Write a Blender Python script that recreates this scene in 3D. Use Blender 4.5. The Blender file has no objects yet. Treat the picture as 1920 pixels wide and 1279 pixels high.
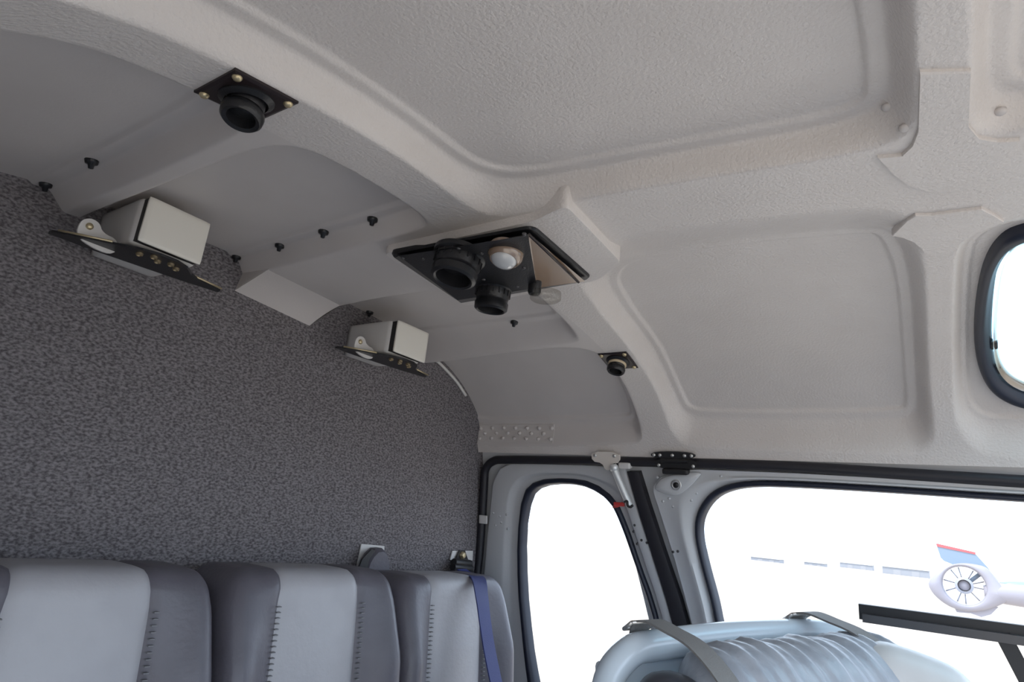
import bpy, math, random
import numpy as np
from mathutils import Vector, Matrix

random.seed(4)
H = 1.62                       # camera height above the ground, metres
FPX = 1200.0                   # focal length in pixels of the 1920 x 1279 frame
# cabin axes seen from the camera (x across the cabin to the far door, y aft, z up)
_ex = np.array([860., 440., 1200.]); _ex /= np.linalg.norm(_ex)
_ey = np.array([-1760., 160., 1200.]); _ey -= (_ey @ _ex) * _ex; _ey /= np.linalg.norm(_ey)
RM = np.stack([_ex, _ey, np.cross(_ex, _ey)])
CAM = np.array([0., 0., H])
SC = bpy.context.scene
COL = SC.collection

# ------------------------------------------------------------------ camera
cd = bpy.data.cameras.new('camera'); cam = bpy.data.objects.new('camera', cd); COL.objects.link(cam)
cd.sensor_width = 36.0; cd.lens = FPX / 1920 * 36.0; cd.clip_start = .01; cd.clip_end = 2000
m = Matrix.Identity(4)
for i in range(3):
    m[i][0] = RM[i, 0]; m[i][1] = -RM[i, 1]; m[i][2] = -RM[i, 2]; m[i][3] = CAM[i]
cam.matrix_world = m
SC.camera = cam
# ------------------------------------------------------------------ sky, sun, exposure
wd = bpy.data.worlds.new('sky'); SC.world = wd; wd.use_nodes = True
bg = wd.node_tree.nodes['Background']
bg.inputs[0].default_value = (.70, .83, 1.0, 1); bg.inputs[1].default_value = 3.1
sl = bpy.data.lights.new('sun', 'SUN'); sl.energy = 3.4; sl.angle = math.radians(1.0); sl.color = (1, .93, .82)
so = bpy.data.objects.new('sun', sl); COL.objects.link(so); so.location = (-4, 6, 12)
so.rotation_euler = Vector((.42, -.45, -1.0)).to_track_quat('-Z', 'Y').to_euler()
SC.view_settings.view_transform = 'Standard'; SC.view_settings.look = 'None'
SC.view_settings.exposure = 0.12; SC.view_settings.gamma = 1.0; SC.view_settings.use_curve_mapping = False

# ------------------------------------------------------------------ materials
def mat(name, col, rough=.6, metal=0., var=None, vscale=40., bump=0., bscale=300., detail=2., spec=.5, stretch=None, coat=0.):
    M = bpy.data.materials.new(name); M.use_nodes = True
    nt = M.node_tree; b = nt.nodes['Principled BSDF']
    b.inputs['Base Color'].default_value = (*col, 1); b.inputs['Roughness'].default_value = rough
    b.inputs['Metallic'].default_value = metal; b.inputs['Specular IOR Level'].default_value = spec
    if coat: b.inputs['Coat Weight'].default_value = coat; b.inputs['Coat Roughness'].default_value = .25
    tc = nt.nodes.new('ShaderNodeTexCoord'); src = tc.outputs['Object']
    if stretch:
        mp = nt.nodes.new('ShaderNodeMapping'); mp.inputs['Scale'].default_value = stretch
        nt.links.new(src, mp.inputs['Vector']); src = mp.outputs[0]
    if var:
        n = nt.nodes.new('ShaderNodeTexNoise'); n.inputs['Scale'].default_value = vscale; n.inputs['Detail'].default_value = detail
        nt.links.new(src, n.inputs['Vector'])
        r = nt.nodes.new('ShaderNodeValToRGB'); r.color_ramp.elements[0].color = (*var, 1); r.color_ramp.elements[1].color = (*col, 1)
        r.color_ramp.elements[0].position = .36; r.color_ramp.elements[1].position = .64
        nt.links.new(n.outputs['Fac'], r.inputs[0]); nt.links.new(r.outputs[0], b.inputs['Base Color'])
    if bump:
        n = nt.nodes.new('ShaderNodeTexNoise'); n.inputs['Scale'].default_value = bscale; n.inputs['Detail'].default_value = 2
        nt.links.new(src, n.inputs['Vector'])
        bp = nt.nodes.new('ShaderNodeBump'); bp.inputs['Distance'].default_value = bump; bp.inputs['Strength'].default_value = 1
        nt.links.new(n.outputs['Fac'], bp.inputs['Height']); nt.links.new(bp.outputs[0], b.inputs['Normal'])
    return M

def glass(name, tint):
    M = bpy.data.materials.new(name); M.use_nodes = True
    nt = M.node_tree; nt.nodes.clear()
    o = nt.nodes.new('ShaderNodeOutputMaterial'); t = nt.nodes.new('ShaderNodeBsdfTransparent'); g = nt.nodes.new('ShaderNodeBsdfGlossy')
    t.inputs[0].default_value = (*tint, 1); g.inputs['Roughness'].default_value = .02
    x = nt.nodes.new('ShaderNodeMixShader'); x.inputs[0].default_value = .05
    nt.links.new(t.outputs[0], x.inputs[1]); nt.links.new(g.outputs[0], x.inputs[2])
    nt.links.new(x.outputs[0], o.inputs[0]); return M

LINER = mat('liner_textured_paint', (.68, .635, .605), .40, var=(.655, .61, .58), vscale=9, bump=.0012, bscale=230, spec=.5)
LINER_S = mat('liner_smooth_paint', (.62, .578, .555), .45, var=(.60, .558, .535), vscale=9, bump=.0002, bscale=260)
SHELL = mat('outer_skin_paint', (.6, .6, .6), .4)
CARPET = mat('bulkhead_carpet', (.25, .232, .24), .95, var=(.09, .083, .087), vscale=210, detail=6, bump=.0015, bscale=260, spec=.1, stretch=(.75, 1, 1.25))
DOORM = mat('door_grey_paint', (.53, .535, .545), .40, bump=.0002, bscale=200)
DOORL = mat('door_frame_light_grey', (.58, .585, .595), .36)
RUBBER = mat('black_rubber', (.014, .013, .018), .5)
GASKET = mat('navy_black_gasket', (.012, .016, .032), .42)
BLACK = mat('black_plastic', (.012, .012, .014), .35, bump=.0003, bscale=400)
BLACKM = mat('black_metal', (.016, .015, .016), .45)
BROWNB = mat('brown_black_plate', (.020, .013, .014), .38)
CHARC = mat('charcoal_aluminium', (.075, .072, .075), .35, metal=.3)
BRASS = mat('brass_screw', (.62, .52, .33), .35, metal=.7)
BRASSD = mat('dull_brass_jack', (.30, .24, .15), .4, metal=.6)
STEEL = mat('steel_screw', (.65, .64, .62), .3, metal=.8)
WHITE = mat('white_box_paint', (.76, .73, .66), .35)
WHITEG = mat('white_bracket_paint', (.66, .64, .62), .45)
IVORY = mat('ivory_bracket', (.72, .66, .60), .5)
ALU = mat('brushed_aluminium', (.78, .80, .80), .3, metal=.45)
RED = mat('red_tag', (.62, .05, .045), .5)
TAN = mat('brown_plastic_and_tan_reflection', (.22, .145, .095), .15, coat=1., spec=1.)  # real brown on window frame and lamp ring, painted reflection on the console end
LENS = mat('frosted_lamp_lens', (.50, .51, .52), .10, coat=1.)
SEATL = mat('light_grey_leather', (.39, .385, .405), .40, var=(.36, .355, .375), vscale=14, bump=.0006, bscale=120)
SEATD = mat('dark_grey_leather', (.115, .108, .128), .40, var=(.098, .092, .11), vscale=14, bump=.0006, bscale=120)
THREAD = mat('grey_thread', (.18, .18, .19), .7)
STRAPN = mat('navy_webbing', (.035, .045, .17), .6, bump=.0005, bscale=500)
STRAPG = mat('grey_webbing', (.20, .195, .19), .6, bump=.0006, bscale=500)
SHELLB = mat('pale_blue_grey_gloss_paint', (.58, .66, .73), .2, coat=.5)
LEATHF = mat('wrinkled_grey_leather', (.40, .43, .48), .32, var=(.33, .36, .41), vscale=12, bump=.001, bscale=30, stretch=(5, 3, .5))
LEATHDK = mat('dark_blue_leather', (.05, .055, .07), .35)
LEATHP = mat('pale_grey_leather', (.62, .62, .62), .4, bump=.002, bscale=25)
CREAM = mat('cream_plastic', (.62, .50, .34), .5)
FLOORM = mat('cabin_floor_vinyl', (.22, .22, .23), .7, bump=.0005)
GROUND = mat('pale_concrete_apron', (.44, .37, .30), .9, var=(.41, .345, .28), vscale=.6)
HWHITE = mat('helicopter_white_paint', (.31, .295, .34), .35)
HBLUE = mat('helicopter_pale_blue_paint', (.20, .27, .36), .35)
HRED = mat('helicopter_red_trim', (.55, .10, .11), .4)
HGREY = mat('helicopter_rotor_grey', (.33, .35, .42), .5)
SHED = mat('far_shed_metal', (.31, .32, .35), .7)
SHEDR = mat('far_shed_roof', (.35, .35, .37), .7)
GLASSC = glass('clear_window', (.97, .985, 1.0)); GLASSB = glass('blue_tinted_window', (.70, .97, 1.0))
CLEARP = glass('clear_plastic', (.85, .84, .82))

# ------------------------------------------------------------------ object helpers
ORG = {}
def _tag(o, label=None, cat=None, group=None, kind=None):
    if label: o['label'] = label
    if cat: o['category'] = cat
    if group: o['group'] = group
    if kind: o['kind'] = kind
    return o
def empty(name, loc, label, cat, group=None, kind=None):
    o = bpy.data.objects.new(name, None); COL.objects.link(o); o.location = loc; o.empty_display_size = .05
    ORG[o] = np.array(loc, float); return _tag(o, label, cat, group, kind)
def obj(name, geo, material, parent=None, smooth=True, label=None, cat=None, group=None, kind=None, normals=None, ang=None):
    V, F = geo; V = np.asarray(V, float).reshape(-1, 3)
    if parent is not None: o0 = ORG[parent]
    else: o0 = np.array([(V[:, 0].min() + V[:, 0].max()) / 2, (V[:, 1].min() + V[:, 1].max()) / 2, V[:, 2].min()])
    me = bpy.data.meshes.new(name); me.from_pydata([tuple(v) for v in (V - o0)], [], [tuple(int(i) for i in f) for f in F]); me.update()
    me.materials.append(material)
    if smooth:
        me.polygons.foreach_set('use_smooth', [True] * len(me.polygons))
        if normals is not None: me.normals_split_custom_set_from_vertices([tuple(n) for n in normals])
        elif ang is not None: me.set_sharp_from_angle(angle=math.radians(ang))
    o = bpy.data.objects.new(name, me); COL.objects.link(o)
    if parent is not None: o.parent = parent
    else: o.location = o0
    ORG[o] = o0
    return _tag(o, label, cat, group, kind)
def copy_tree(o, parent=None, loc=None):
    c = o.copy(); COL.objects.link(c)
    if parent is not None: c.parent = parent
    if loc is not None: c.location = loc
    for ch in [x for x in COL.objects if x.parent == o]: copy_tree(ch, c)
    return c
def join(*gs):
    V = []; F = []; n = 0
    for v, f in gs:
        v = np.asarray(v, float).reshape(-1, 3); V.append(v); F += [tuple(i + n for i in q) for q in f]; n += len(v)
    return np.concatenate(V), F
def xf(geo, mtx=None, org=(0, 0, 0)):
    V = np.asarray(geo[0], float)
    if mtx is not None: V = V @ np.asarray(mtx, float)       # rows of mtx are the axes
    return V + np.asarray(org, float), geo[1]
def unit(v): v = np.asarray(v, float); return v / np.linalg.norm(v)
def frame(n, up=(0, 0, 1)):
    n = unit(n); u = np.cross(up, n)
    if np.linalg.norm(u) < 1e-4: u = np.cross((1, 0, 0), n)
    u = unit(u); return np.stack([u, np.cross(n, u), n])
def box(a, b):
    (x0, y0, z0), (x1, y1, z1) = a, b
    V = [(x0, y0, z0), (x1, y0, z0), (x1, y1, z0), (x0, y1, z0), (x0, y0, z1), (x1, y0, z1), (x1, y1, z1), (x0, y1, z1)]
    return np.array(V, float), [(0, 3, 2, 1), (4, 5, 6, 7), (0, 1, 5, 4), (1, 2, 6, 5), (2, 3, 7, 6), (3, 0, 4, 7)]
def rbox(w, d, h, r, n=(8, 8, 8)):
    """box with rounded edges, centred"""
    V = {}; F = []; L = []
    hs = np.array([w, d, h]) / 2
    def idx(i, j, k):
        key = (i, j, k)
        if key not in V:
            V[key] = len(L); L.append((i, j, k))
        return V[key]
    nx, ny, nz = n
    for i in range(nx):
        for j in range(ny):
            F.append((idx(i, j, 0), idx(i, j + 1, 0), idx(i + 1, j + 1, 0), idx(i + 1, j, 0)))
            F.append((idx(i, j, nz), idx(i + 1, j, nz), idx(i + 1, j + 1, nz), idx(i, j + 1, nz)))
    for i in range(nx):
        for k in range(nz):
            F.append((idx(i, 0, k), idx(i + 1, 0, k), idx(i + 1, 0, k + 1), idx(i, 0, k + 1)))
            F.append((idx(i, ny, k), idx(i, ny, k + 1), idx(i + 1, ny, k + 1), idx(i + 1, ny, k)))
    for j in range(ny):
        for k in range(nz):
            F.append((idx(0, j, k), idx(0, j, k + 1), idx(0, j + 1, k + 1), idx(0, j + 1, k)))
            F.append((idx(nx, j, k), idx(nx, j + 1, k), idx(nx, j + 1, k + 1), idx(nx, j, k + 1)))
    P = np.array(L, float) / np.array(n) * 2 - 1
    # concentrate samples near the edges
    P = np.sign(P) * (1 - (1 - np.abs(P)) ** 1.6)
    P = P * hs; inner = np.clip(P, -(hs - r), hs - r); dlt = P - inner
    ln = np.linalg.norm(dlt, axis=1); ok = ln > 1e-9
    P[ok] = inner[ok] + dlt[ok] / ln[ok][:, None] * np.where(np.max(np.abs(dlt[ok]), axis=1) > 0, r, 0)[:, None] * np.minimum(1, np.max(np.abs(dlt[ok]), axis=1) / r * 1.0)[:, None]
    return P, F
def tube(path, rad, n=12, cap=True):
    path = np.asarray(path, float); m_ = len(path); rad = np.broadcast_to(np.asarray(rad, float), (m_,))
    T = np.gradient(path, axis=0); T /= np.linalg.norm(T, axis=1)[:, None]
    u = unit(np.cross(T[0], (0, 0, 1) if abs(T[0][2]) < .9 else (1, 0, 0))); V = []; F = []
    for i in range(m_):
        u = unit(u - (u @ T[i]) * T[i]); w = np.cross(T[i], u)
        for k in range(n):
            a = 2 * math.pi * k / n; V.append(path[i] + rad[i] * (math.cos(a) * u + math.sin(a) * w))
    for i in range(m_ - 1):
        for k in range(n):
            F.append((i * n + k, i * n + (k + 1) % n, (i + 1) * n + (k + 1) % n, (i + 1) * n + k))
    if cap: F += [tuple(range(n - 1, -1, -1)), tuple(range((m_ - 1) * n, m_ * n))]
    return np.array(V), F
def lathe(prof, org, axis, n=28, up=(0, 0, 1)):
    A = frame(axis, up); V = []; F = []
    for r, z in prof:
        for k in range(n):
            a = 2 * math.pi * k / n; V.append(np.array([r * math.cos(a), r * math.sin(a), z]) @ A + np.asarray(org))
    for i in range(len(prof) - 1):
        for k in range(n):
            F.append((i * n + k, i * n + (k + 1) % n, (i + 1) * n + (k + 1) % n, (i + 1) * n + k))
    F += [tuple(range(n - 1, -1, -1)), tuple(range((len(prof) - 1) * n, len(prof) * n))]
    return np.array(V), F
def prism(poly, off):
    P = np.asarray(poly, float); n = len(P); V = np.concatenate([P, P + np.asarray(off, float)])
    F = [tuple(range(n - 1, -1, -1)), tuple(range(n, 2 * n))] + [(i, (i + 1) % n, n + (i + 1) % n, n + i) for i in range(n)]
    return V, F
def loft(loops, caps=True):
    n = len(loops[0]); V = np.concatenate([np.asarray(l, float) for l in loops]); F = []
    for i in range(len(loops) - 1):
        for k in range(n): F.append((i * n + k, i * n + (k + 1) % n, (i + 1) * n + (k + 1) % n, (i + 1) * n + k))
    if caps: F += [tuple(range(n - 1, -1, -1)), tuple(range((len(loops) - 1) * n, len(loops) * n))]
    return V, F
def strap(path, wdir, w, t):
    """flat webbing along a path; wdir is the across direction"""
    path = np.asarray(path, float); wd_ = np.broadcast_to(np.asarray(wdir, float), path.shape); T = np.gradient(path, axis=0); L = []
    for p, d, tt in zip(path, wd_, T):
        d = unit(d - (d @ unit(tt)) * unit(tt)); nn = unit(np.cross(tt, d))
        L.append([p - d * w / 2 - nn * t / 2, p + d * w / 2 - nn * t / 2, p + d * w / 2 + nn * t / 2, p - d * w / 2 + nn * t / 2])
    return loft(L)
def catmull(P, n, closed=False):
    P = np.array(P, float); Q = []; m_ = len(P)
    for i in range(m_ if closed else m_ - 1):
        if closed: a, b, c, d = P[i - 1], P[i], P[(i + 1) % m_], P[(i + 2) % m_]
        else: a, b, c, d = P[max(i - 1, 0)], P[i], P[i + 1], P[min(i + 2, m_ - 1)]
        for k in range(n):
            t = k / n; Q.append(.5 * ((2 * b) + (-a + c) * t + (2 * a - 5 * b + 4 * c - d) * t * t + (-a + 3 * b - 3 * c + d) * t ** 3))
    if not closed: Q.append(P[-1])
    return np.array(Q)
def chaikin(P, k=2):
    P = np.array(P, float)
    for _ in range(k):
        Q = np.roll(P, -1, 0); P = np.stack([.75 * P + .25 * Q, .25 * P + .75 * Q], 1).reshape(-1, P.shape[1])
    return P

# ------------------------------------------------------------------ cabin cross-section (arch over the centreline)
XC = .76
_pp = [(-.1, .442), (0, .442), (.1, .442), (.2, .440), (.3, .434), (.4, .425), (.5, .410), (.58, .390), (.65, .357), (.70, .322), (.74, .284), (.77, .246),
       (.79, .205), (.805, .15), (.825, .05), (.84, -.05), (.848, -.15), (.85, -.3), (.84, -.5), (.80, -.75), (.7, -.9)]
half = catmull(_pp, 12)[12:]
PF = np.concatenate([half[::-1] * [-1, 1], half[1:]]); PF[:, 0] += XC; PF[:, 1] += H
_seg = np.r_[0, np.cumsum(np.linalg.norm(np.diff(PF, axis=0), axis=1))]
PS = _seg - _seg[len(half) - 1]
_tn = np.gradient(PF, PS, axis=0); _tn /= np.linalg.norm(_tn, axis=1)[:, None]
PN = np.stack([-_tn[:, 1], _tn[:, 0]], 1)
_th = np.arctan2(PF[:, 0] - XC, PF[:, 1] - (H - .2)); _rr = np.hypot(PF[:, 0] - XC, PF[:, 1] - (H - .2))
def pos(s, Y, dn=0.):
    s = np.asarray(s, float); dn = np.asarray(dn, float)
    x = np.interp(s, PS, PF[:, 0]) + np.interp(s, PS, PN[:, 0]) * dn
    z = np.interp(s, PS, PF[:, 1]) + np.interp(s, PS, PN[:, 1]) * dn
    return np.stack([x, np.broadcast_to(np.asarray(Y, float), x.shape), z], -1)
def nrm(s): return unit([np.interp(s, PS, PN[:, 0]), 0, np.interp(s, PS, PN[:, 1])])      # outward
def ray(px, py): return RM @ (np.array([px - 960, py - 639.5, FPX]) / FPX)
def hit(px, py, dn=0.):
    d = ray(px, py); t = np.linspace(.02, 6, 4000); P = CAM + t[:, None] * d
    th = np.arctan2(P[:, 0] - XC, P[:, 2] - (H - .2)); r = np.hypot(P[:, 0] - XC, P[:, 2] - (H - .2))
    g = r - dn - np.interp(th, _th, _rr); i = np.where((g[1:] > 0) & (g[:-1] <= 0))[0][0]
    u = -g[i] / (g[i + 1] - g[i]); p = P[i] + u * (P[i + 1] - P[i])
    return np.array([np.interp(math.atan2(p[0] - XC, p[2] - (H - .2)), _th, PS), p[1]])
def atY(px, py, Y): d = ray(px, py); return CAM + d * (Y / d[1])
def atX(px, py, X): d = ray(px, py); return CAM + d * (X / d[0])
def atZ(px, py, Z): d = ray(px, py); return CAM + d * ((Z - H) / d[2])
YB = 1.20          # aft bulkhead
SH = .872          # arc length at the door header

# ------------------------------------------------------------------ the setting: ground, floor, bulkhead
obj('ground', box((-300, -700, -.3), (900, 700, 0)), GROUND, smooth=False, kind='structure', label='pale sunlit concrete apron outside the helicopter')
obj('floor', box((XC - .80, -1.5, H - .96), (XC + .80, 1.2, H - .90)), FLOORM, smooth=False, kind='structure', label='grey cabin floor under the seats')
sA = np.linspace(-2.0, 2.0, 90)
obj('wall_back', prism(pos(sA, YB, .085), (0, .03, 0)), CARPET, smooth=False, kind='structure', label='charcoal heathered carpet covering the aft cabin bulkhead')
obj('wall_front', box((XC - .75, -1.55, H - .96), (XC + .75, -1.5, H - .45)), DOORM, smooth=False, kind='structure', label='low grey nose wall under the windscreen')

# ------------------------------------------------------------------ ceiling liner: moulded relief over the arch
P_ = {}
P_['D'] = ([(-.82, .53), (-.75, .545), (-.7, .547), (-.6, .57), (-.5, .572), (-.4, .562), (-.26, .559), (-.15, .566), (-.1, .565), (-.075, .54), (-.072, .484), (-.075, .412), (-.058, .218), (-.04, .06),
            (-.05, .025), (-.075, .010), (-.172, .006), (-.257, .002), (-.6, 0), (-.82, .015), (-.85, .06), (-.85, .49)],
           [(-.80, .49), (-.75, .525), (-.6, .548), (-.3, .541), (-.2, .545), (-.15, .538), (-.112, .505), (-.094, .45), (-.089, .39), (-.068, .215), (-.052, .09), (-.065, .045), (-.10, .030), (-.25, .024), (-.7, .024), (-.78, .04), (-.80, .08)], .036, .018)
P_['E'] = ([(.05, .43), (.056, .275), (.083, .114), (.101, .05), (.15, .028), (.253, .023), (.334, .023), (.563, .032), (.713, .038), (.8, .037), (.825, .042), (.845, .058), (.853, .08), (.85, .361), (.846, .535), (.836, .564),
            (.807, .582), (.782, .587), (.693, .589), (.587, .597), (.448, .589), (.368, .583), (.277, .570), (.18, .55), (.09, .51)],
           [(.19, .43), (.192, .36), (.195, .283), (.22, .085), (.25, .052), (.43, .046), (.668, .060), (.77, .064), (.792, .085), (.792, .287), (.788, .50), (.776, .545), (.75, .562), (.645, .569), (.42, .562), (.33, .548), (.27, .535), (.215, .495)], .038, .016)
P_['F1'] = ([(-.85, .66), (-.75, .64), (-.669, .636), (-.592, .641), (-.551, .646), (-.46, .647), (-.426, .663), (-.411, .69), (-.41, .76), (-.408, .96), (-.405, 1.4), (-.85, 1.4)],
            [(-.81, .68), (-.62, .654), (-.5, .660), (-.45, .672), (-.432, .71), (-.431, .9), (-.438, 1.4), (-.81, 1.4)], .032, .022)
P_['F2'] = ([(-.38, .78), (-.377, .709), (-.365, .67), (-.341, .652), (-.3, .646), (-.168, .648), (-.12, .654), (-.092, .668), (-.085, .815), (-.076, 1.015), (-.065, 1.4), (-.385, 1.4), (-.38, .927)],
            [(-.368, .74), (-.355, .695), (-.32, .664), (-.17, .660), (-.125, .668), (-.108, .69), (-.104, .917), (-.090, 1.4), (-.373, 1.4)], .030, .018)
P_['F3'] = ([(.14, 1.4), (.14, 1.15), (.127, 1.02), (.129, .869), (.143, .742), (.165, .665), (.2, .66), (.231, .662), (.341, .67), (.435, .682), (.455, .69), (.463, .71), (.465, .746), (.474, .936), (.49, 1.087), (.51, 1.4)],
            [(.16, 1.4), (.155, .8), (.17, .70), (.22, .675), (.34, .685), (.39, .695), (.405, .72), (.405, 1.085), (.41, 1.4)], .034, .02)
P_['F4'] = ([(.515, 1.4), (.508, 1.1), (.488, .945), (.478, .782), (.487, .714), (.51, .685), (.537, .675), (.623, .665), (.699, .664), (.805, .661), (.828, .664), (.842, .69), (.86, 1.4)],
            [(.53, 1.4), (.52, 1.0), (.502, .8), (.512, .725), (.55, .692), (.64, .680), (.75, .676), (.785, .685), (.795, .72), (.800, 1.4)], .034, .012)
P_['G'] = ([(.188, -.085), (.2, -.052), (.215, -.032), (.239, -.018), (.345, -.014), (.568, -.006), (.74, .002), (.789, .002), (.824, -.011), (.846, -.031), (.854, -.059), (.857, -.1), (.86, -.5), (.84, -.56), (.25, -.56), (.19, -.5)],
           [(.23, -.1), (.24, -.06), (.27, -.034), (.345, -.026), (.519, -.020), (.73, -.014), (.765, -.020), (.785, -.042), (.793, -.075), (.795, -.48), (.77, -.52), (.28, -.52), (.23, -.47)], .022, .007)
P_['K'] = ([(-.82, -.036), (-.236, -.036), (-.091, -.036), (-.054, -.034), (-.03, -.040), (-.014, -.058), (-.013, -.08), (-.01, -.5), (-.05, -.56), (-.82, -.56)],
           [(-.78, -.056), (-.236, -.050), (-.10, -.050), (-.07, -.052), (-.048, -.062), (-.038, -.085), (-.035, -.48), (-.07, -.53), (-.78, -.53)], .032, .018)
WIN = chaikin([(.30, -.095), (.335, -.078), (.397, -.069), (.506, -.065), (.636, -.063), (.695, -.073), (.73, -.105), (.742, -.16), (.742, -.37), (.72, -.43), (.66, -.455), (.36, -.455), (.30, -.43), (.28, -.37), (.28, -.15)], 2)
WINO = chaikin([(.255, -.090), (.277, -.069), (.339, -.053), (.446, -.043), (.572, -.037), (.648, -.038), (.71, -.051), (.742, -.073), (.762, -.106), (.772, -.16), (.772, -.38), (.745, -.455), (.68, -.485), (.34, -.485), (.275, -.455), (.25, -.38), (.25, -.15)], 2)

NS, NY = 640, 760
gs = np.linspace(-SH, SH, NS); gy = np.linspace(-.9, 1.24, NY)
GS, GY = np.meshgrid(gs, gy, indexing='ij')
def sdist(poly, X, Y):
    """distance to the outline, and inside flag"""
    d = np.full(X.shape, 9.); ins = np.zeros(X.shape, bool); n = len(poly)
    for i in range(n):
        ax, ay = poly[i]; bx, by = poly[(i + 1) % n]; ex, ey = bx - ax, by - ay
        t = np.clip(((X - ax) * ex + (Y - ay) * ey) / (ex * ex + ey * ey + 1e-12), 0, 1)
        d = np.minimum(d, np.hypot(X - ax - t * ex, Y - ay - t * ey))
        c = (ay > Y) != (by > Y)
        with np.errstate(divide='ignore', invalid='ignore'):
            ins ^= c & (X < (bx - ax) * (Y - ay) / (by - ay if by != ay else 1e-12) + ax)
    return d, ins
HF = np.zeros(GS.shape); REG = np.full(GS.shape, -1)
KEYS = list(P_)
for ki, k in enumerate(KEYS):
    o, i_, dep, bead = P_[k]; o = chaikin(o, 2); i_ = chaikin(i_, 2)
    lo, hi = o.min(0) - .01, o.max(0) + .01
    sl_ = (slice(max(np.searchsorted(gs, lo[0]) - 1, 0), np.searchsorted(gs, hi[0]) + 1), slice(max(np.searchsorted(gy, lo[1]) - 1, 0), np.searchsorted(gy, hi[1]) + 1))
    x, y = GS[sl_], GY[sl_]
    do, io = sdist(o, x, y); di, ii = sdist(i_, x, y)
    t = np.where(ii, 1., np.where(io, do / (do + di + 1e-9), 0.))
    h = dep * (t * t * (3 - 2 * t)) * .55 + dep * t * .45
    if bead:
        b = np.clip((np.where(ii, di, -1) - bead) / .004, 0, 1); h = h + .0055 * b * b * (3 - 2 * b)
    HF[sl_] = np.where(io, h, HF[sl_]); REG[sl_] = np.where(io, ki, REG[sl_])
# blur a touch so that edges are rolled, not knife sharp
for _ in range(2):
    HF[1:-1, 1:-1] = (HF[1:-1, 1:-1] * 4 + HF[:-2, 1:-1] + HF[2:, 1:-1] + HF[1:-1, :-2] + HF[1:-1, 2:]) / 8
LP = pos(GS, GY, HF)
du = np.gradient(LP, axis=0); dv = np.gradient(LP, axis=1); LN = np.cross(du, dv); LN /= np.linalg.norm(LN, axis=-1)[..., None]
if LN[NS // 2, NY // 2, 2] > 0: flip = True
else: flip = False
if flip: LN = -LN
wd_, wi_ = sdist(WIN.mean(0) + (WIN - WIN.mean(0)) * 1.03, (GS[:-1, :-1] + GS[1:, 1:]) / 2, (GY[:-1, :-1] + GY[1:, 1:]) / 2)
# which piece each cell belongs to
cs = (GS[:-1, :-1] + GS[1:, 1:]) / 2; cy = (GY[:-1, :-1] + GY[1:, 1:]) / 2
reg = REG[:-1, :-1].copy()
rib = reg < 0
ribid = np.where(cy > .655, np.where(cs < -.2, 100, np.where(cs < .32, 101, np.where(cs < .8, 102, 106))),
        np.where(cy > .555, 103, np.where((cy > -.045) & (cy < .035) & (np.abs(cs) < .845), 104, np.where(np.abs(cs - .05) < .2, 105, np.where(cs > .3, 106, 107)))))
reg[rib] = ribid[rib]
reg[wi_] = -9
# the ceiling: outer skin, with the liner pieces as its children
ss = np.linspace(-SH, SH, 90); yy = np.linspace(-.9, 1.24, 100)
V = pos(*np.meshgrid(ss, yy, indexing='ij'), .085).reshape(-1, 3); F = []
cS, cY = np.meshgrid((ss[1:] + ss[:-1]) / 2, (yy[1:] + yy[:-1]) / 2, indexing='ij')
_, hole = sdist(WINO, cS, cY)
for i in range(89):
    for j in range(99):
        if not hole[i, j]: F.append((i * 100 + j, (i + 1) * 100 + j, (i + 1) * 100 + j + 1, i * 100 + j + 1))
ceiling = obj('ceiling', (V, F), SHELL, kind='structure', label='moulded light grey cabin roof liner with arched frames and recessed panels')
NAMES = {0: 'roof_panel', 1: 'roof_panel', 2: 'roof_panel', 3: 'roof_panel', 4: 'roof_panel', 5: 'roof_panel', 6: 'window_surround', 7: 'roof_panel',
         100: 'stringer', 101: 'centre_channel', 102: 'stringer', 103: 'roof_arch', 104: 'roof_arch', 105: 'centre_beam', 106: 'door_header', 107: 'roof_edge'}
Vf = LP.reshape(-1, 3); Nf = LN.reshape(-1, 3)
for rid, nm in NAMES.items():
    ii, jj = np.where(reg == rid)
    if len(ii) == 0: continue
    q = np.stack([ii * NY + jj, ii * NY + jj + 1, (ii + 1) * NY + jj + 1, (ii + 1) * NY + jj], 1)
    if not flip: q = q[:, ::-1]
    u, inv = np.unique(q, return_inverse=True)
    obj(nm, (Vf[u], inv.reshape(-1, 4)), LINER if rid in (0, 1, 6, 7, 103, 104, 105, 107, 106) else LINER_S, ceiling, normals=Nf[u])

def hs(s, y):
    i = np.clip(np.rint((np.asarray(s) + SH) / (2 * SH) * (NS - 1)).astype(int), 0, NS - 1); j = np.clip(np.rint((np.asarray(y) + .9) / 2.14 * (NY - 1)).astype(int), 0, NY - 1)
    return HF[i, j]
# thin gusset plates lapped over the forward arch
def patch(px, dn0, th, n=14):
    """thin plate that follows the liner face; px = outline in pixels on the face"""
    P = np.array([hit(x, y) for x, y in px]); c = P.mean(0); L = []
    for t in (1, .995, .75, .5, .25, .02):
        Q = c + (P - c) * (t if t < 1 else 1.0); L.append(pos(Q[:, 0], Q[:, 1], dn0 - (0 if t == 1 else th)))
    return loft(L)
def gus(px, name, d0=.006, th=.0045):
    P = HX0(px); o = obj(name, loft([pos(*P.T, d0), pos(*P.T, -th * .7), pos(*(P.mean(0) + (P - P.mean(0)) * .985).T, -th)]), LINER, ceiling, smooth=False); return o
HX0 = lambda L: np.array([hit(x, y) for x, y in L])
gus([(1672, 437), (1700, 409), (1716, 399), (1745, 399), (1840, 387), (1862, 398), (1882, 411), (1850, 424), (1822, 437), (1800, 452), (1790, 475), (1735, 475), (1728, 462), (1712, 449), (1692, 441)], 'lower_gusset')
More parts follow.
